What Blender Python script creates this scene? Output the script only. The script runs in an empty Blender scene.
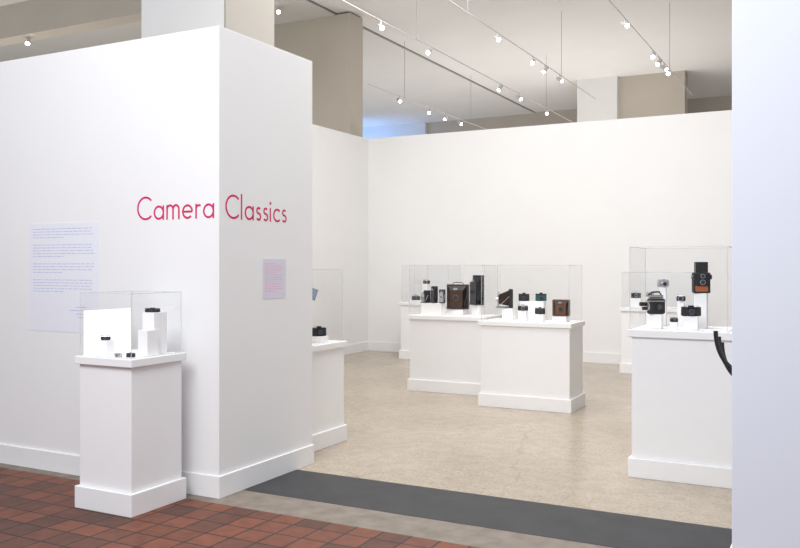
import bpy, math, random
from mathutils import Vector, Matrix
random.seed(4)
C = bpy.context.scene.collection
PI = math.pi
# ------------------------------------------------------------------ survey helpers (photo measurement -> metres)
F, HZ, EYE, A = 842.0, 264.0, 1.55, math.radians(27.6)
def ray(u, v):
    l = (u-400)/F
    return Vector((-math.sin(A)+math.cos(A)*l, math.cos(A)+math.sin(A)*l, (HZ-v)/F))
def onY(u, v, Y):
    r = ray(u, v); t = Y/r.y
    return Vector((r.x*t, Y, EYE+r.z*t))
def onZ(u, v, z):
    r = ray(u, v); t = (z-EYE)/r.z
    return Vector((r.x*t, r.y*t, z))
# ------------------------------------------------------------------ materials
def newmat(name):
    m = bpy.data.materials.new(name); m.use_nodes = True
    nt = m.node_tree; b = nt.nodes['Principled BSDF']
    return m, nt, b
def mat(name, col, rough=.5, metal=0, var=.06, scale=8, bump=0):
    m, nt, b = newmat(name)
    tc = nt.nodes.new('ShaderNodeTexCoord'); n = nt.nodes.new('ShaderNodeTexNoise')
    n.inputs['Scale'].default_value = scale; n.inputs['Detail'].default_value = 4
    nt.links.new(tc.outputs['Object'], n.inputs['Vector'])
    r = nt.nodes.new('ShaderNodeValToRGB')
    r.color_ramp.elements[0].position = .3; r.color_ramp.elements[1].position = .7
    r.color_ramp.elements[0].color = (*[c*(1-var) for c in col], 1)
    r.color_ramp.elements[1].color = (*[min(1, c*(1+var)) for c in col], 1)
    nt.links.new(n.outputs['Fac'], r.inputs['Fac']); nt.links.new(r.outputs['Color'], b.inputs['Base Color'])
    b.inputs['Roughness'].default_value = rough; b.inputs['Metallic'].default_value = metal
    if bump:
        bp = nt.nodes.new('ShaderNodeBump'); bp.inputs['Strength'].default_value = bump
        nt.links.new(n.outputs['Fac'], bp.inputs['Height']); nt.links.new(bp.outputs['Normal'], b.inputs['Normal'])
    return m
def emis(name, col, s):
    m, nt, b = newmat(name)
    b.inputs['Base Color'].default_value = (*col, 1)
    b.inputs['Emission Color'].default_value = (*col, 1); b.inputs['Emission Strength'].default_value = s
    return m
M = {}
M['wall'] = mat('white_wall_paint', (.86,.858,.858), .6, var=.008, scale=2)
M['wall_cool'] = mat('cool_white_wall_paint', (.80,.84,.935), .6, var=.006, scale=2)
M['trim'] = mat('white_trim_paint', (.86,.86,.865), .45, var=.008)
M['ped'] = mat('white_pedestal_paint', (.89,.89,.893), .45, var=.008)
M['riser'] = mat('white_riser', (.90,.90,.90), .4, var=.005)
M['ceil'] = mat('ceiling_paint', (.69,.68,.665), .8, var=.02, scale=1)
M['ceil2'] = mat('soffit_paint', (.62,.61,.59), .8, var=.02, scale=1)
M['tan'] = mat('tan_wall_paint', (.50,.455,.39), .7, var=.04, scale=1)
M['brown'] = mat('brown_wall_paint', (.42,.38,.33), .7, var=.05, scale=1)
M['pale'] = mat('pale_wall_blue_glow', (.60,.63,.67), .7, var=.03, scale=1)  # blue glow on the rear wall is partly put into its colour
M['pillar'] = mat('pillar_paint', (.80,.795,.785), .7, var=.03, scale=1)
M['pillar_shade'] = mat('pillar_side_shade', (.38,.355,.32), .7, var=.03, scale=1)  # shade on the pillar's side is put into this colour
M['gap'] = mat('ceiling_gap_grey', (.2,.2,.2), .8)
M['black'] = mat('black_enamel', (.012,.012,.014), .4, var=.2, scale=60)
M['leather'] = mat('black_leatherette', (.02,.02,.022), .65, var=.4, scale=220, bump=.3)
M['brownleather'] = mat('brown_leather', (.10,.042,.022), .6, var=.3, scale=160, bump=.3)
M['darkleather'] = mat('dark_brown_leather', (.035,.018,.012), .6, var=.3, scale=160, bump=.3)
M['wood'] = mat('dark_red_brown_wood', (.055,.026,.015), .4, var=.35, scale=40)
M['tanwood'] = mat('warm_brown_wood', (.125,.055,.026), .45, var=.3, scale=40)
M['orange'] = mat('orange_leather', (.40,.11,.035), .6, var=.2, scale=140, bump=.2)
M['chrome'] = mat('satin_chrome', (.62,.62,.62), .28, 1, var=.05, scale=40)
M['grey'] = mat('dark_grey_metal', (.10,.10,.11), .4, .6, var=.1, scale=40)
M['teal'] = mat('dark_teal_leatherette', (.02,.09,.09), .55, var=.3, scale=160)
M['brass'] = mat('dull_brass', (.22,.15,.07), .45, .8, var=.1, scale=40)
M['rail'] = mat('track_rail_white', (.58,.57,.55), .5, var=.03)
M['rod'] = mat('dark_rod', (.34,.33,.32), .5, var=.05)
M['maroon'] = mat('dark_maroon_paint', (.10,.035,.03), .5, var=.1)
M['red'] = mat('crimson_vinyl', (.62,.012,.125), .7, var=.02, scale=20)
M['pink'] = mat('pink_print', (.76,.42,.55), .6, var=.04, scale=20)
M['panel'] = mat('pale_lavender_panel', (.825,.835,.90), .6, var=.006)
M['panel2'] = mat('pale_mauve_placard', (.72,.685,.79), .6, var=.01)
M['ink'] = mat('blue_print', (.48,.53,.79), .6, var=.03)
M['screen'] = mat('blue_grey_plate', (.10,.13,.21), .5, var=.1)
M['threshold'] = mat('dark_slate_strip', (.030,.030,.034), .6, var=.25, scale=5, bump=.03)
M['lamp'] = emis('lamp_face', (1,.97,.92), 16)
M['lamp'].cycles.emission_sampling = 'NONE'
M['glow'] = emis('white_panel_added_glow', (.97,.95,.90), .25)  # faint emission gives the case's side panel its brightness; no lamp there
m, nt, b = newmat('lens_glass'); M['lens'] = m
nz = nt.nodes.new('ShaderNodeTexNoise'); nz.inputs['Scale'].default_value = 5
rp = nt.nodes.new('ShaderNodeValToRGB'); rp.color_ramp.elements[0].color = (.01,.012,.03,1); rp.color_ramp.elements[1].color = (.05,.06,.10,1)
nt.links.new(nz.outputs['Fac'], rp.inputs['Fac']); nt.links.new(rp.outputs['Color'], b.inputs['Base Color'])
b.inputs['Roughness'].default_value = .05
# acrylic: clear panes and half clear polished edges
def acrylic(name, fac_fn, tint):
    m = bpy.data.materials.new(name); m.use_nodes = True; nt = m.node_tree; nt.nodes.clear()
    o = nt.nodes.new('ShaderNodeOutputMaterial'); mx = nt.nodes.new('ShaderNodeMixShader')
    t = nt.nodes.new('ShaderNodeBsdfTransparent'); t.inputs['Color'].default_value = tint
    fac_fn(nt, mx); nt.links.new(t.outputs[0], mx.inputs[1]); nt.links.new(mx.outputs[0], o.inputs['Surface'])
    return m
def pane_fn(nt, mx):
    g = nt.nodes.new('ShaderNodeBsdfGlossy'); g.inputs['Roughness'].default_value = .03
    lw = nt.nodes.new('ShaderNodeLayerWeight')
    pw = nt.nodes.new('ShaderNodeMath'); pw.operation = 'POWER'; pw.inputs[1].default_value = 3
    mu = nt.nodes.new('ShaderNodeMath'); mu.operation = 'MULTIPLY_ADD'; mu.inputs[1].default_value = .35; mu.inputs[2].default_value = .035
    nt.links.new(lw.outputs['Facing'], pw.inputs[0]); nt.links.new(pw.outputs[0], mu.inputs[0]); nt.links.new(mu.outputs[0], mx.inputs['Fac'])
    nt.links.new(g.outputs[0], mx.inputs[2])
def edge_fn(nt, mx):
    d = nt.nodes.new('ShaderNodeBsdfDiffuse'); d.inputs['Color'].default_value = (.74,.77,.79,1)
    mx.inputs['Fac'].default_value = .42; nt.links.new(d.outputs[0], mx.inputs[2])
M['acrylic'] = acrylic('clear_acrylic', pane_fn, (.95,.956,.96,1))
M['edge'] = acrylic('acrylic_edge', edge_fn, (.96,.96,.96,1))
# concrete
m, nt, b = newmat('polished_concrete'); M['concrete'] = m
tc = nt.nodes.new('ShaderNodeTexCoord')
def noise(sc, det, dist=0):
    n = nt.nodes.new('ShaderNodeTexNoise'); n.inputs['Scale'].default_value = sc; n.inputs['Detail'].default_value = det
    n.inputs['Distortion'].default_value = dist
    nt.links.new(tc.outputs['Object'], n.inputs['Vector']); return n
def ramp(p0, c0, p1, c1):
    r = nt.nodes.new('ShaderNodeValToRGB'); e = r.color_ramp.elements
    e[0].position = p0; e[0].color = (*c0,1); e[1].position = p1; e[1].color = (*c1,1); return r
def mul(a, bb, f):
    x = nt.nodes.new('ShaderNodeMix'); x.data_type = 'RGBA'; x.blend_type = 'MULTIPLY'; x.inputs['Factor'].default_value = f
    nt.links.new(a, x.inputs['A']); nt.links.new(bb, x.inputs['B']); return x.outputs['Result']
n1 = noise(.9, 9, .4); n2 = noise(9, 12, .2); n4 = noise(42, 8, 0)
r1 = ramp(.30, (.395,.325,.245), .70, (.495,.42,.325)); nt.links.new(n1.outputs['Fac'], r1.inputs['Fac'])
r2 = ramp(.34, (.62,.59,.55), .60, (1,1,1)); nt.links.new(n2.outputs['Fac'], r2.inputs['Fac'])
r4 = ramp(.32, (.45,.42,.38), .52, (1,1,1)); nt.links.new(n4.outputs['Fac'], r4.inputs['Fac'])
vo = nt.nodes.new('ShaderNodeTexVoronoi'); vo.feature = 'DISTANCE_TO_EDGE'; vo.inputs['Scale'].default_value = .40
n3 = noise(2.2, 5, 0); ad = nt.nodes.new('ShaderNodeMix'); ad.data_type = 'RGBA'; ad.inputs['Factor'].default_value = .25
nt.links.new(tc.outputs['Object'], ad.inputs['A']); nt.links.new(n3.outputs['Color'], ad.inputs['B']); nt.links.new(ad.outputs['Result'], vo.inputs['Vector'])
r3 = ramp(0, (.62,.58,.52), .003, (1,1,1)); nt.links.new(vo.outputs['Distance'], r3.inputs['Fac'])
c = mul(r1.outputs['Color'], r2.outputs['Color'], .32); c = mul(c, r4.outputs['Color'], .46); c = mul(c, r3.outputs['Color'], .4)
nt.links.new(c, b.inputs['Base Color']); b.inputs['Roughness'].default_value = .25
M['sill'] = mat('worn_concrete_sill', (.22,.185,.15), .65, var=.2, scale=9)
# terracotta tiles in a grid
m, nt, b = newmat('terracotta_tile'); M['tile'] = m
tc = nt.nodes.new('ShaderNodeTexCoord')
k = nt.nodes.new('ShaderNodeTexBrick'); k.offset = 0; k.inputs['Scale'].default_value = 1
k.inputs['Brick Width'].default_value = .18; k.inputs['Row Height'].default_value = .18
k.inputs['Mortar Size'].default_value = .0065; k.inputs['Mortar Smooth'].default_value = .15; k.inputs['Bias'].default_value = -.2
k.inputs['Color1'].default_value = (.215,.072,.040,1); k.inputs['Color2'].default_value = (.085,.042,.032,1)
k.inputs['Mortar'].default_value = (.026,.022,.021,1)
nt.links.new(tc.outputs['Object'], k.inputs['Vector'])
nn = noise(12, 8, 0); rr = ramp(.3, (.55,.55,.55), .65, (1,1,1)); nt.links.new(nn.outputs['Fac'], rr.inputs['Fac'])
nt.links.new(mul(k.outputs['Color'], rr.outputs['Color'], .6), b.inputs['Base Color']); b.inputs['Roughness'].default_value = .55
b.inputs['Specular IOR Level'].default_value = .3
# ------------------------------------------------------------------ mesh builder
class MB:
    def __init__(s): s.v = []; s.f = []; s.sm = []; s.tf = Matrix.Identity(4)
    def add(s, vs, fs, smooth=False):
        n = len(s.v); s.v += [tuple(s.tf @ Vector(p)) for p in vs]
        for f in fs: s.f.append([i+n for i in f]); s.sm.append(smooth)
        return s
    def box(s, x0, x1, y0, y1, z0, z1):
        return s.add([(x0,y0,z0),(x1,y0,z0),(x1,y1,z0),(x0,y1,z0),(x0,y0,z1),(x1,y0,z1),(x1,y1,z1),(x0,y1,z1)],
                     [(0,3,2,1),(4,5,6,7),(0,1,5,4),(1,2,6,5),(2,3,7,6),(3,0,4,7)])
    def cyl(s, p0, p1, r0, r1=None, n=20, caps=True):
        r1 = r0 if r1 is None else r1
        p0, p1 = Vector(p0), Vector(p1); d = (p1-p0).normalized()
        u = d.orthogonal().normalized(); w = d.cross(u)
        vs = [p0+(u*math.cos(2*PI*i/n)+w*math.sin(2*PI*i/n))*r0 for i in range(n)] + \
             [p1+(u*math.cos(2*PI*i/n)+w*math.sin(2*PI*i/n))*r1 for i in range(n)]
        s.add(vs, [(i,(i+1)%n,n+(i+1)%n,n+i) for i in range(n)], True)
        if caps:
            s.add(vs[:n], [list(range(n))[::-1]]); s.add(vs[n:], [list(range(n))])
        return s
    def tube(s, pts, r, n=10):
        pts = [Vector(p) for p in pts]; rings = []
        for i, p in enumerate(pts):
            d = (pts[min(i+1,len(pts)-1)]-pts[max(i-1,0)]).normalized()
            ref = Vector((0,1,0)) if abs(d.y) < .9 else Vector((1,0,0))
            u = d.cross(ref).normalized(); w = d.cross(u)
            rings += [p+(u*math.cos(2*PI*k/n)+w*math.sin(2*PI*k/n))*r for k in range(n)]
        fs = [(a*n+k, a*n+(k+1)%n, (a+1)*n+(k+1)%n, (a+1)*n+k) for a in range(len(pts)-1) for k in range(n)]
        s.add(rings, fs, True); s.add(rings[:n], [list(range(n))]); s.add(rings[-n:], [list(range(n))[::-1]])
        return s
    def build(s, name, m, parent=None, bevel=0):
        me = bpy.data.meshes.new(name); me.from_pydata(s.v, [], s.f); me.update()
        for p, q in zip(me.polygons, s.sm): p.use_smooth = q
        me.materials.append(m)
        import bmesh as _b
        bm = _b.new(); bm.from_mesh(me); _b.ops.recalc_face_normals(bm, faces=bm.faces); bm.to_mesh(me); bm.free()
        o = bpy.data.objects.new(name, me); C.objects.link(o); o.parent = parent
        if bevel:
            b = o.modifiers.new('bevel', 'BEVEL'); b.width = bevel; b.segments = 2; b.limit_method = 'ANGLE'
        return o
def tag(o, label, cat, group=None):
    o['label'] = label; o['category'] = cat
    if group: o['group'] = group
    return o
def thing(name, label, cat, loc=(0,0,0), rz=0, group=None):
    o = bpy.data.objects.new(name, None); C.objects.link(o); o.empty_display_size = .1
    o.location = loc; o.rotation_euler = (0,0,rz); return tag(o, label, cat, group)
def struct(name, mb, m, label, bevel=0):
    o = mb.build(name, m, None, bevel); o['kind'] = 'structure'; o['label'] = label; o['category'] = name.split('_')[0]; return o
def bx(*a): return MB().box(*a)
# ------------------------------------------------------------------ the setting
YF, XB, YB2 = 4.385, -3.645, 5.50
XR = -.468
HB = 3.13
CE = 6.05
YW, XW, HW = 13.15, -7.52, 3.8
struct('floor', bx(-16,7,5.26,24.2,-.1,0), M['concrete'], 'polished beige concrete gallery floor with stains')
struct('floor_entry', bx(-12,7,-4,4.28,-.1,0), M['tile'], 'terracotta and dark brown tile floor of the hall')
struct('trim_1', bx(-12,7,4.28,4.62,-.1,0), M['sill'], 'worn brown concrete band before the threshold')
struct('trim_2', bx(-12,7,4.62,5.26,-.1,.002), M['threshold'], 'dark slate threshold strip across the entrance')
struct('wall_left', bx(-12,XB,YF,YB2,0,HB), M['wall'], 'white wall end beside the entrance carrying the title', .004)
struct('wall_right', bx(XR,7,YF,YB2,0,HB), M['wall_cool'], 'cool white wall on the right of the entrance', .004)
struct('wall_back', bx(XW,5,YW,YW+.16,0,HW), M['wall'], 'white partition wall at the back of the gallery')
struct('wall_inner_left', bx(XW-.16,XW,7.9,YW+.16,0,HW), M['wall'], 'white partition wall on the left inside the gallery')
struct('wall_inner_right', bx(5,5.16,YB2,YW+.16,0,HW), M['wall'], 'white partition wall on the far right')
b = MB(); b.box(-12,XB+.016,YF-.016,YF,0,.145); b.box(XB,XB+.016,YF,YB2,0,.145)
struct('baseboard_left', b, M['trim'], 'white baseboard around the wall end', .002)
b = MB(); b.box(XR-.016,7,YF-.016,YF,0,.145); b.box(XR-.016,XR,YF,YB2,0,.145)
struct('baseboard_right', b, M['trim'], 'white baseboard of the right wall', .002)
struct('baseboard_back', bx(XW,5,YW-.018,YW,0,.16), M['trim'], 'white baseboard of the back partition')
struct('baseboard_inner_left', bx(XW,XW+.018,7.9,YW-.018,0,.16), M['trim'], 'white baseboard of the inner left partition')
struct('ceiling', bx(-8,7,5.6,24.2,CE,CE+.1), M['ceil'], 'high pale grey ceiling')
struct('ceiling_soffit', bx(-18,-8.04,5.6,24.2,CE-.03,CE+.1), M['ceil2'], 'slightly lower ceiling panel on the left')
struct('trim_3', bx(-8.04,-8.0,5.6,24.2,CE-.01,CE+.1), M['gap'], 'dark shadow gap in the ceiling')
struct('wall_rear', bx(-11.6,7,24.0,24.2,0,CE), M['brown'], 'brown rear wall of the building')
struct('wall_rear_left', bx(-18,-11.6,23.9,24.2,0,CE-.03), M['pale'], 'pale rear wall with blue daylight partly in its colour')
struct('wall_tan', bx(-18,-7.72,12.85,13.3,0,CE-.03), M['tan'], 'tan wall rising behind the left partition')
struct('wall_pillar_left', bx(-6.92,-5.75,7.0,7.86,0,CE), M['pillar'], 'pale pillar above the title wall')
struct('wall_pillar_side', bx(-5.75,-5.73,7.0,7.86,0,CE), M['pillar_shade'], 'beige grey shade painted on the side face of the pillar above the title wall')  # thin slab carrying the painted side shade
struct('wall_pillar_rear', bx(-5.7,-4.73,20.25,20.9,0,CE), M['pillar'], 'pale pillar behind the back partition')
struct('wall_tan_rear', bx(-4.73,-3.2,20.4,20.8,0,CE), M['tan'], 'tan wall piece beside the rear pillar')
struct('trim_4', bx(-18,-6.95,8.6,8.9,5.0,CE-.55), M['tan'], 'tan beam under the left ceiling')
# ------------------------------------------------------------------ lettering (flat vinyl)
def arc(cx, cy, r, a0, a1, n=22):
    return [(cx+r*math.cos(math.radians(a0+(a1-a0)*i/n)), cy+r*math.sin(math.radians(a0+(a1-a0)*i/n))) for i in range(n+1)]
W = .088; h = W/2
GL = {
 'C': ([arc(.5,.5,.5-h,44,316,36)], .90),
 'a': ([arc(.3,.3,.3-h,0,360,32), [(.6-h,0),(.6-h,.6)]], .66),
 'm': ([[(h,0),(h,.6)], [(h,.40)]+arc(.215,.42,.165,180,0,14)+[(.38,0)], [(.38,.40)]+arc(.545,.42,.165,180,0,14)+[(.71,0)]], .82),
 'e': ([[(h,.3),(.6-h,.3)], arc(.3,.3,.3-h,0,318,30)], .66),
 'r': ([[(h,0),(h,.6)], [(h,.38)]+arc(.20,.395,.15,180,55,12)], .35),
 'l': ([[(h,0),(h,1.06)]], .18),
 's': ([arc(.2,.435,.118,35,270,16)+arc(.2,.182,.135,90,-150,16)], .42),
 'i': ([[(h,0),(h,.6)], 'dot'], .18),
 'c': ([arc(.3,.3,.3-h,46,314,28)], .54),
}
def ribbon(mb, pts, w, dep):
    n = len(pts); P = [Vector((p[0],p[1])) for p in pts]; L, R = [], []
    closed = (P[0]-P[-1]).length < 1e-4
    for i in range(n):
        if closed: a, c = P[(i-1) if i else n-2], P[(i+1) if i < n-1 else 1]
        else: a, c = P[max(i-1,0)], P[min(i+1,n-1)]
        d = (c-a).normalized(); nn = Vector((-d.y, d.x))*w/2
        L.append(P[i]+nn); R.append(P[i]-nn)
    vs = [(p.x, -dep, p.y) for p in L]+[(p.x, -dep, p.y) for p in R]
    mb.add(vs, [(i,i+1,n+i+1,n+i) for i in range(n-1)])
def word(txt, loc, rz, cap, width, label):
    root = thing('wall_lettering', label, 'lettering', loc, rz)
    tr = .065; tot = sum(GL[c][1] for c in txt)+tr*(len(txt)-1); sx = width/(tot*cap); x = 0
    for c in txt:
        mb = MB(); mb.tf = Matrix.Diagonal((cap*sx, 1, cap, 1)) @ Matrix.Translation((x,0,0))
        for i, st in enumerate(GL[c][0]):
            dep = .0010+.0003*i
            if st == 'dot': mb.add([(h+.066*math.cos(2*PI*k/18),-dep,.80+.066*math.sin(2*PI*k/18)) for k in range(18)], [list(range(18))])
            else: ribbon(mb, st, W, dep)
        mb.build('letter', M['red'], root); x += GL[c][1]+tr
word('Camera', (-4.375, YF, 1.855), 0, .166, .70, 'crimson word Camera in thin geometric letters on the front wall')
word('Classics', (XB, 4.45, 1.855), PI/2, .166, .71, 'crimson word Classics in thin geometric letters on the wall\'s side face')
# text panels
def textpanel(label, loc, rz, w, hh, pm, tm, rows, lh, mx, x_end, extra=()):
    root = thing('text_panel', label, 'sign', loc, rz)
    bx(0,w,-.002,-.0003,0,hh).build('panel', pm, root)
    mb = MB()
    for r, (z, full) in enumerate(rows):
        x = mx; end = mx+(x_end-mx)*full
        while x < end-.008:
            ln = min(random.uniform(.012,.05)*lh/.012, end-x)
            mb.box(x, x+ln, -.0024, -.002, z, z+lh*.4); x += ln+lh*.75
    for z, x0, x1 in extra: mb.box(x0,x1,-.0024,-.002,z,z+lh*.4)
    mb.build('print', tm, root); return root
rows = []; z = .765
for para in (4,5,4,5):
    for k in range(para):
        rows.append((z, .5 if k == para-1 else random.uniform(.93,1))); z -= .0215
    z -= .034
textpanel('large pale lavender text panel with blue print on the left wall', (-5.48,YF,1.045), 0, .74, .81, M['panel'], M['ink'], rows, .0125, .04, .70,
          ((.185,.50,.60),(.16,.44,.68),(.135,.50,.66),(.11,.52,.68)))
rows = [(.250-.0165*i, .9 if i % 4 else .6) for i in range(13)]
textpanel('small mauve placard with pink print under the word on the side face', (XB,4.86,1.30), PI/2, .28, .285, M['panel2'], M['pink'], rows, .010, .025, .255)
# ------------------------------------------------------------------ pedestals and covers
def pedestal(label, x0, x1, y0, y1, top, cap=.05, base=.14, ins=.022, grp='white display pedestals'):
    cx, cy = (x0+x1)/2, (y0+y1)/2; w, d = (x1-x0)/2, (y1-y0)/2
    r = thing('display_pedestal', label, 'pedestal', (cx,cy,0.0), 0, grp)
    bx(-w,w,-d,d,0,base).build('plinth', M['ped'], r, .004)
    bx(-w+ins,w-ins,-d+ins,d-ins,base,top-cap).build('body', M['ped'], r, .003)
    bx(-w,w,-d,d,top-cap,top).build('cap', M['ped'], r, .004)
    return r
def cover(label, x0, x1, y0, y1, z0, z1, e=.004):
    cx, cy = (x0+x1)/2, (y0+y1)/2; w, d, H = (x1-x0)/2, (y1-y0)/2, z1-z0
    r = thing('display_cover', label, 'display case', (cx,cy,z0+.001), 0, 'clear acrylic display covers')
    def q(*v): MB().add(v, [(0,1,2,3)]).build('acrylic_panel', M['acrylic'], r)
    q((-w,d,0),(w,d,0),(w,d,H),(-w,d,H))
    q((-w,-d,0),(-w,d,0),(-w,d,H),(-w,-d,H))
    mb = MB(); k = e/2
    for sx in (-w,w):
        for sy in (-d,d): mb.box(sx-k,sx+k,sy-k,sy+k,0,H)
        for zz in (k,H): mb.box(sx-k,sx+k,-d,d,zz-k,zz+k)
    for sy in (-d,d):
        for zz in (k,H): mb.box(-w,w,sy-k,sy+k,zz-k,zz+k)
    mb.build('edge', M['edge'], r); return r
T1, T2, T3, T4, T5, T6, T7 = .965, .875, .925, .93, .93, 1.075, .93
pedestal('square white pedestal in front of the title wall on the tiles', -4.32,-3.83,3.79,4.28,T1)
cover('low clear cover on the pedestal in front of the title wall', -4.295,-3.855,3.815,4.255,T1,1.365)
pedestal('white pedestal half hidden behind the title wall end', -4.45,-3.84,5.74,6.35,T2)
cover('clear cover half hidden behind the title wall end', -4.42,-3.87,5.77,6.32,T2,1.50)
pedestal('wide white pedestal behind and left of the other wide one', -4.71,-3.68,9.2,9.75,T3)
cover('clear cover over the large brown bellows camera', -4.69,-3.70,9.22,9.73,T3,1.535)
pedestal('wide white pedestal in the middle of the gallery, front one of the pair', -3.51,-2.47,8.55,9.1,T4)
cover('clear cover on the front wide pedestal in mid gallery', -3.48,-2.50,8.58,9.07,T4,1.535)
pedestal('white pedestal against the back wall behind the tall right pedestal', -2.78,-1.75,12.05,12.6,T5)
cover('clear cover by the back wall behind the tall right pedestal', -2.75,-1.78,12.08,12.57,T5,1.43)
pedestal('tall white pedestal beside the right wall', -1.37,-.61,6.2,6.8,T6,.055,.14)
cover('tall clear cover over the orange and black twin lens camera', -1.36,-.69,6.22,6.78,T6,1.672)
pedestal('white pedestal at the back wall behind the left wide pedestal', -6.40,-5.5,12.2,12.75,T7)
cover('clear cover at the back wall behind the left wide pedestal', -6.37,-5.53,12.23,12.72,T7,1.52)
# ------------------------------------------------------------------ cameras (fronts face -Y, base z = 0)
def compact(root, w=.12, hh=.07, d=.035, body='leather', top='chrome', lens=.022, ll=.03):
    bx(-w/2,w/2,-d/2,d/2,0,hh*.78).build('body', M[body], root, .006)
    bx(-w/2,w/2,-d/2,d/2,hh*.78,hh*.95).build('top_plate', M[top], root, .003)
    bx(-w*.14,w*.14,-d*.42,d*.42,hh*.95,hh*1.12).build('viewfinder', M[top], root, .002)
    lb = MB().cyl((0,-d/2,hh*.42),(0,-d/2-ll,hh*.42),lens,lens*.86).build('lens_barrel', M['chrome' if top == 'chrome' else 'grey'], root)
    MB().cyl((0,-d/2-ll,hh*.42),(0,-d/2-ll-.001,hh*.42),lens*.68).build('lens_glass', M['lens'], lb)
    MB().cyl((w*.34,0,hh*.95),(w*.34,0,hh*1.04),.006).build('shutter_button', M['chrome'], root)
    MB().cyl((-w*.36,0,hh*.95),(-w*.36,0,hh*1.06),.010).build('winding_knob', M['chrome'], root)
def folding(root, w=.11, hh=.17, L=.12, body='leather', bel='black', wood=None, handle=False, metal='grey'):
    d = .04 if not wood else .07
    fm = M[wood] if wood else M[body]
    bx(-w/2,w/2,0,d,0,hh).build('body', fm, root, .005)
    bx(-w*.42,w*.42,-L,0,.006,.014).build('bed', M[wood] if wood else M['grey'], root, .001)
    zc0, zc1 = hh*.52, hh*.46; mb = MB(); rings = []; N = 13
    for i in range(N):
        f = i/(N-1); y = -L*.8*f; o = .006 if i % 2 else 0
        rw = w*(.42*(1-f)+.26*f)-o; rh = hh*(.42*(1-f)+.25*f)-o; zc = zc0*(1-f)+zc1*f
        rings += [(-rw,y,zc-rh),(rw,y,zc-rh),(rw,y,zc+rh),(-rw,y,zc+rh)]
    mb.add(rings, [(a*4+k,a*4+(k+1)%4,a*4+4+(k+1)%4,a*4+4+k) for a in range(N-1) for k in range(4)])
    mb.build('bellows', M[bel], root)
    bx(-w*.3,w*.3,-L*.8-.008,-L*.8,.014,hh*.78).build('lens_board', M[wood] if wood else M[metal], root, .002)
    lb = MB().cyl((0,-L*.8-.008,zc1),(0,-L*.8-.03,zc1),w*.16,w*.145).build('lens_barrel', M['brass' if wood else metal], root)
    MB().cyl((0,-L*.8-.03,zc1),(0,-L*.8-.031,zc1),w*.12).build('lens_glass', M['lens'], lb)
    for sx in (-1,1):
        MB().cyl((sx*w*.44,0,hh*.62),(sx*w*.36,-L*.8,.02),.0025,n=8).build('strut', M[metal], root)
    bx(-w*.12,w*.06,-L*.8-.006,-L*.8+.012,hh*.78,hh*.86).build('viewfinder', M['chrome'], root, .001)
    if handle:
        MB().tube([(-w*.25,d/2,hh),(-w*.2,d/2,hh+.02),(0,d/2,hh+.026),(w*.2,d/2,hh+.02),(w*.25,d/2,hh)],.005).build('handle', M['brownleather'], root)
def twin(root, w=.118, d=.10, hh=.23):
    bh = hh*.66
    bx(-w/2,w/2,-d/2,d/2,0,bh).build('body', M['leather'], root, .006)
    bx(-w*.36,w*.36,-d/2-.016,-d/2,bh*.36,bh*.96).build('lens_board', M['black'], root, .004)
    bx(-w*.40,w*.34,-d/2-.004,-d/2,bh*.08,bh*.36).build('leather_panel', M['orange'], root, .001)
    for nm, zz, rr in (('viewing_lens',bh*.83,.018),('taking_lens',bh*.53,.021)):
        l = MB().cyl((0,-d/2-.016,zz),(0,-d/2-.034,zz),rr,rr*.9).build(nm, M['chrome'], root)
        MB().cyl((0,-d/2-.034,zz),(0,-d/2-.035,zz),rr*.78).build('lens_glass', M['lens'], l)
    mb = MB(); t = .002; a = w*.36
    mb.box(-a,a,-a,-a+t,bh,hh); mb.box(-a,a,a-t,a,bh,hh); mb.box(-a,-a+t,-a,a,bh,hh); mb.box(a-t,a,-a,a,bh,hh)
    mb.build('hood', M['black'], root)
    MB().cyl((w/2,0,bh*.78),(w/2+.016,0,bh*.78),.018).build('focus_knob', M['black'], root)
    MB().cyl((-w/2-.012,.01,bh*.78),(-w/2,.01,bh*.78),.012).build('focus_knob', M['chrome'], root)
def slr(root, w=.135, hh=.085, d=.045):
    bx(-w/2,w/2,-d/2,d/2,0,hh*.72).build('body', M['leather'], root, .006)
    bx(-w/2,w/2,-d/2,d/2,hh*.72,hh*.88).build('top_plate', M['chrome'], root, .004)
    MB().add([(-.026,-d/2,hh*.88),(.026,-d/2,hh*.88),(.026,d/2,hh*.88),(-.026,d/2,hh*.88),(-.013,-d/2+.004,hh*1.2),(.013,-d/2+.004,hh*1.2),(.013,d/2-.01,hh*1.2),(-.013,d/2-.01,hh*1.2)],
       [(0,3,2,1),(4,5,6,7),(0,1,5,4),(1,2,6,5),(2,3,7,6),(3,0,4,7)]).build('prism_hump', M['chrome'], root, .003)
    l = MB().cyl((0,-d/2,hh*.42),(0,-d/2-.02,hh*.42),.031).cyl((0,-d/2-.02,hh*.42),(0,-d/2-.05,hh*.42),.028,.026).build('lens_barrel', M['black'], root)
    MB().cyl((0,-d/2-.05,hh*.42),(0,-d/2-.051,hh*.42),.02).build('lens_glass', M['lens'], l)
    MB().cyl((-w*.36,0,hh*.88),(-w*.36,0,hh*1.0),.011).build('winding_knob', M['chrome'], root)
    MB().cyl((w*.36,0,hh*.88),(w*.36,0,hh*.98),.009).build('winding_knob', M['chrome'], root)
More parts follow.
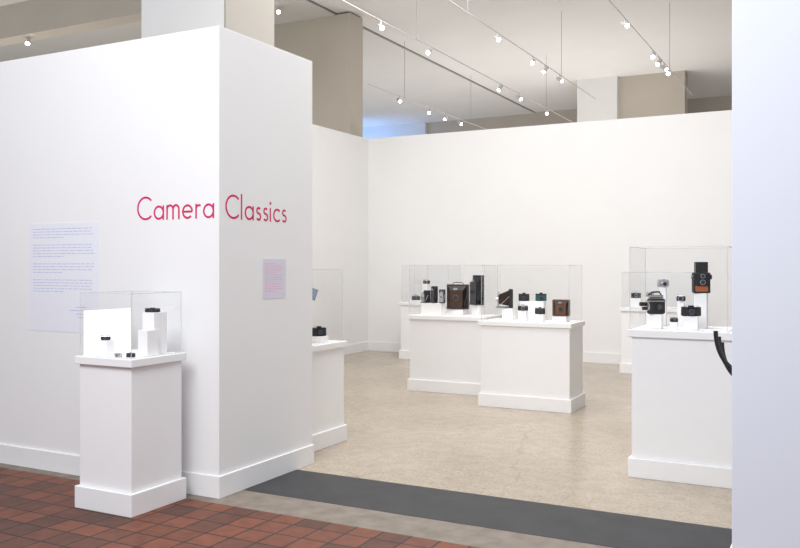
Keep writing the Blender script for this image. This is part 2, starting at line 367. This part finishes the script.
def cine(root, w=.062, d=.125, hh=.115):
    bx(-w/2,w/2,-d/2,d/2,0,hh).build('body', M['leather'], root, .014)
    bx(-w/2-.002,w/2+.002,-d/2-.001,d/2+.001,hh*.80,hh*.86).build('trim_band', M['chrome'], root)
    MB().cyl((0,-d/2,hh*.5),(0,-d/2-.012,hh*.5),.034).build('lens_turret', M['chrome'], root)
    for dz, rr, ll in ((.016,.014,.05),(-.016,.012,.03)):
        l = MB().cyl((0,-d/2-.012,hh*.5+dz),(0,-d/2-.012-ll,hh*.5+dz),rr,rr*1.1).build('lens_barrel', M['black'], root)
        MB().cyl((0,-d/2-.012-ll,hh*.5+dz),(0,-d/2-.013-ll,hh*.5+dz),rr*.8).build('lens_glass', M['lens'], l)
    MB().cyl((0,-d*.42,hh+.014),(0,d*.42,hh+.014),.012).build('viewfinder_tube', M['chrome'], root)
    for s in (-1,1):
        MB().cyl((s*w/2,.01,hh*.45),(s*(w/2+.012),.01,hh*.45),.02).build('winding_key', M['grey'], root)
    MB().tube([(0,-d*.3,hh+.024),(0,-d*.26,hh+.045),(0,d*.2,hh+.048),(0,d*.32,hh+.024)],.006).build('handle', M['black'], root)
def riser(label, x, y, z0, z1, w, d, m='riser'):
    r = bx(-w/2,w/2,-d/2,d/2,0,z1-z0-.001).build('display_riser', M[m], None, .002)
    r.location = (x, y, z0+.0005); tag(r, label, 'riser', 'white riser blocks')
def put(fn, label, x, y, z, rz=0, **kw):
    root = thing('vintage_camera', label, 'camera', (x,y,z+.0005), rz); fn(root, **kw)
def place(fn, label, u, v, Y, ptop, rz=0, rw=None, rd=.09, noriser=False, **kw):
    p = onY(u, v, Y); z = p.z if p.z > ptop+.02 else ptop
    if z > ptop and not noriser: riser('white riser under the '+label, p.x, Y, ptop, z, rw or .11, rd)
    put(fn, label, p.x, Y, z, rz, **kw); return p
# front-left case
lp = bx(-.005,.005,-.20,.20,0,.285).build('glowing_side_panel', M['glow'], None, .001); lp.location = (-4.284,4.035,T1+.001)  # glow put into this white panel, which is no light source
tag(lp, 'white side panel with added glow inside the left end of the title wall case', 'case panel')
riser('tall slim white block at the right in the title wall case', -3.975, 4.14, T1, 1.235, .10, .12)
riser('lower stepped white block at the right in the title wall case', -3.915, 4.02, T1, 1.13, .08, .10)
riser('low white ledge at the left in the title wall case', -4.195, 3.93, T1, 1.06, .09, .07)
put(compact,'flat black camera on top of the slim block in the title wall case', -3.985,4.13,1.235,.4,w=.095,hh=.026,d=.035,lens=.010,ll=.010,top='black')
put(compact,'small black camera on the low ledge in the title wall case',-4.195,3.93,1.06,.5,w=.06,hh=.028,d=.025,lens=.008,ll=.010)
put(compact,'tiny black camera at the front right of the title wall case', -3.945,3.90,T1,.5,w=.055,hh=.026,d=.022,lens=.008,ll=.010,top='black')
put(compact,'tiny silver camera at the front of the title wall case', -4.02,3.87,T1,.2,w=.05,hh=.022,d=.02,lens=.006,ll=.008,body='chrome')
# half hidden case
place(compact,'black camera half hidden behind the title wall',319,336,6.09,T2,.9,rw=.12,rd=.12,w=.12,hh=.075,d=.045,ll=.02,top='black')
q = thing('graphic_stand','small tilted blue grey plate on a stand, half hidden','display stand',(-4.12,6.18,T2+.001),.6)
bx(-.05,.05,-.05,.05,0,.008).build('base', M['riser'], q); MB().cyl((0,0,.008),(0,0,.40),.006).build('post', M['riser'], q)
mb = MB(); mb.tf = Matrix.Translation((0,-.005,.42)) @ Matrix.Rotation(math.radians(20),4,'Y') @ Matrix.Rotation(math.radians(-40),4,'X'); mb.box(-.06,.06,-.004,.004,-.06,.06); mb.build('plate', M['screen'], q)
# left wide case
riser('slim white riser at the left end of the left wide case', -4.63,9.58,T3,1.30,.07,.1)
put(compact,'tiny silver camera at the left of the left wide case', -4.63,9.58,1.30,.2,w=.085,hh=.05,d=.03)
ps = []
for k, (u, hh, rz) in enumerate(((426,.155,-.2),(434,.205,.1),(442,.165,.3))):
    ps.append(place(folding, ('left','middle and tallest','right')[k]+' of three small upright black folding cameras',u,303,9.37,T3,rz,noriser=True,w=.076,hh=hh,L=.075,metal='chrome' if k != 1 else 'grey'))
riser('long white riser under the three upright black cameras', (ps[0].x+ps[2].x)/2, 9.355, T3, ps[1].z, .27, .14)
place(folding,'large brown wooden bellows camera',457.5,309,9.60,T3,.2,rw=.22,rd=.18,w=.275,hh=.305,L=.11,bel='black',wood='wood',handle=True)
place(folding,'tall black folding camera right of the brown bellows camera',477.5,305,9.59,T3,-.2,rw=.10,rd=.14,w=.145,hh=.365,L=.12)
# front wide case
place(folding,'upright dark folding camera left in the front wide case',509,308,8.86,T4,-1.15,rw=.12,rd=.12,w=.135,hh=.21,L=.145,bel='darkleather',metal='chrome')
p1 = place(compact,'upper black camera left of the teal one',524,301,8.98,T4,.3,noriser=True,w=.12,hh=.083,d=.038,top='black')
place(compact,'lower silver topped camera in the front wide case',523,310.5,8.70,T4,.3,rw=.09,rd=.06,w=.11,hh=.06,d=.035)
p2 = place(compact,'upper teal and black camera in the front wide case',541,301,8.98,T4,.3,noriser=True,w=.122,hh=.083,d=.038,body='teal',top='black')
riser('long white riser under the two upper cameras', (p1.x+p2.x)/2+.01, 8.98, T4, p1.z, .27, .10)
place(compact,'lower black camera beside the brown folding one',540,314,8.70,T4,.3,rw=.09,rd=.06,w=.108,hh=.066,d=.035,top='grey')
place(folding,'warm brown squarish wooden camera in the front wide case',561,316,8.80,T4,.2,rw=.15,rd=.13,w=.185,hh=.175,L=.07,wood='tanwood',bel='darkleather')
# tall right case
place(twin,'orange and black twin lens camera in the tall right case',701,293,6.58,T6,.3,rw=.09,rd=.09)
place(cine,'black and silver movie camera in the tall right case',656,314,6.38,T6,-.95,rw=.09,rd=.06)
place(compact,'black camera with large lens below the twin lens camera',691,316,6.36,T6,.3,rw=.10,rd=.05,w=.135,hh=.068,d=.04,top='black',lens=.024)
place(compact,'small silver camera at the back of the tall right case',663,287,6.70,T6,.5,rw=.05,rd=.04,w=.085,hh=.055,d=.03,body='chrome')
place(compact,'tiny black and silver camera in the tall right case',681,301,6.68,T6,.1,rw=.05,rd=.04,w=.065,hh=.045,d=.03)
place(compact,'small silver camera at the left of the tall right case',650,297,6.68,T6,.2,rw=.05,rd=.04,w=.06,hh=.04,d=.03,body='chrome')
place(compact,'tiny flat black camera between the movie camera and the large lens',674,322,6.34,T6,.4,rw=.05,rd=.04,w=.055,hh=.035,d=.025,lens=.009,ll=.012)
# back cases
place(compact,'black camera in the back wall case',636,298,12.3,T5,.2,rw=.16,w=.14,hh=.09,d=.05)
place(slr,'silver and black camera behind the left wide case',416,300,12.45,T7,.2,rw=.18)
# ------------------------------------------------------------------ black cable loops at the right wall
cb = thing('cable_bundle','bundle of curved black cables sticking out past the right wall\'s edge','cable',(XR,5.0,1.0))
for k in range(3):
    o = .022*k; pts = []
    for i in range(15):
        f = i/14; a = f*PI/2
        pts.append((-.005-(.145-.014*k)*math.sin(a), .020*k, -.05-o+(.225-o*.5)*(1-math.cos(a))))
    MB().tube(pts, .0125).build('cable', M['black'], cb)
bx(-.012,0,-.03,.08,-.13,-.03).build('wall_bracket', M['black'], cb, .003)
# ------------------------------------------------------------------ track lights
ZT = 4.9
TR = [(-7.8,13.6,20.5,'far left',[(399,92),(430,108),(446,116),(460,122)]),
      (-5.6,8.5,21.0,'second from left',[(381,14),(429,43),(500,86),(519,101),(547,116)]),
      (-4.4,8.5,17.0,'third from left',[(497,30),(533,62),(545,76),(560,86)]),
      (-2.6,8.5,17.5,'far right',[(625,13),(653,62),(659,70),(664,78),(668,84)])]
ORD = ['nearest','second','third','fourth','fifth']
def head(x, y, z, label, aim, stem=.05, grp='track spotlights'):
    r = thing('track_spotlight', label, 'spotlight', (x,y,z), 0, grp)
    MB().cyl((0,0,0),(0,0,-stem),.010,n=10).build('stem', M['rail'], r)
    d = Vector(aim).normalized(); p = Vector((0,0,-stem-.03))
    MB().cyl(p-d*.08,p+d*.06,.026,.040).build('housing', M['rail'], r)
    MB().cyl(p+d*.06,p+d*.063,.030).build('lens', M['lamp'], r)
for X, y0, y1, nm, hs in TR:
    r = thing('lighting_track','ceiling lighting track hung on rods, '+nm+' of four','track light',(X,y0,ZT),0,'hung lighting tracks')
    bx(-.004,.004,0,y1-y0,-.006,.006).build('rail', M['rail'], r)
    for f in (.22,.72):
        yy = (y1-y0)*f; MB().cyl((0,yy,.006),(0,yy,CE-ZT),.004,n=8).build('rod', M['rod'], r)
    for k, (u, v) in enumerate(hs):
        q = ray(u, v); Y = X*q.y/q.x
        head(X, Y, ZT-.006, ORD[k]+' spotlight along the '+nm+' track', ((.65,-.6,-.5),(.1,-.85,-.5),(-.2,-.7,-.65),(.75,-.4,-.55),(.2,-.8,-.55))[k])
p = onZ(279,7,CE-.03); head(p.x, p.y, CE-.03, 'single spotlight by the tan wall above the title wall', (.4,-.8,-.4), .05, None)
p = onY(28,31,8.75); head(p.x, 8.75, 5.0, 'single small spotlight under the beam at the far upper left', (.6,-.6,-.5), .04, None)
cd = MB().cyl((-4.85,8.5,5.9),(-4.85,12.2,5.9),.04,n=10).build('ceiling_conduit', M['maroon']); tag(cd,'dark maroon pipe running under the ceiling','pipe')
# ------------------------------------------------------------------ lights
def area(loc, rot, sx, sy, e, col):
    l = bpy.data.lights.new('area', 'AREA'); l.shape = 'RECTANGLE'; l.size = sx; l.size_y = sy; l.energy = e; l.color = col
    o = bpy.data.objects.new('area_light', l); C.objects.link(o); o.location = loc; o.rotation_euler = rot
area((-3.8,9.0,5.7),(math.radians(8),0,0),4,2.5,200,(1,.985,.97))
area((-2.4,6.3,5.75),(math.radians(16),math.radians(-4),0),3,1.2,135,(1,.985,.97))
area((-2.4,0.3,5.0),(math.radians(48),0,math.radians(14)),4,2.5,305,(.96,.97,1))
area((-5.0,18.5,.4),(PI,0,0),5,5,330,(1,.965,.93))  # unseen uplight added behind the back partition to brighten the ceiling
area((-11,18.5,.4),(PI,0,0),4,8,160,(1,.965,.93))  # another unseen uplight, added for the ceiling further left
area((-12,9,1.2),(PI,0,0),6,5,150,(1,.96,.9))  # unseen uplight added to lighten the upper left ceiling
area((-14.5,22.6,4.2),(math.radians(115),0,0),3.5,1,95,(.22,.47,1))  # unseen blue lamp added for the glow on the rear wall's left end
w = bpy.data.worlds.new('world'); bpy.context.scene.world = w; w.use_nodes = True
w.node_tree.nodes['Background'].inputs[0].default_value = (.91,.935,1,1); w.node_tree.nodes['Background'].inputs[1].default_value = .56
bpy.context.scene.view_settings.view_transform = 'Standard'
cam = bpy.data.cameras.new('camera'); co = bpy.data.objects.new('camera', cam); C.objects.link(co)
co.location = (0,0,EYE); co.rotation_euler = (PI/2,0,A); cam.sensor_width = 36; cam.lens = F/800*36; cam.shift_y = -(274-HZ)/800
bpy.context.scene.camera = co
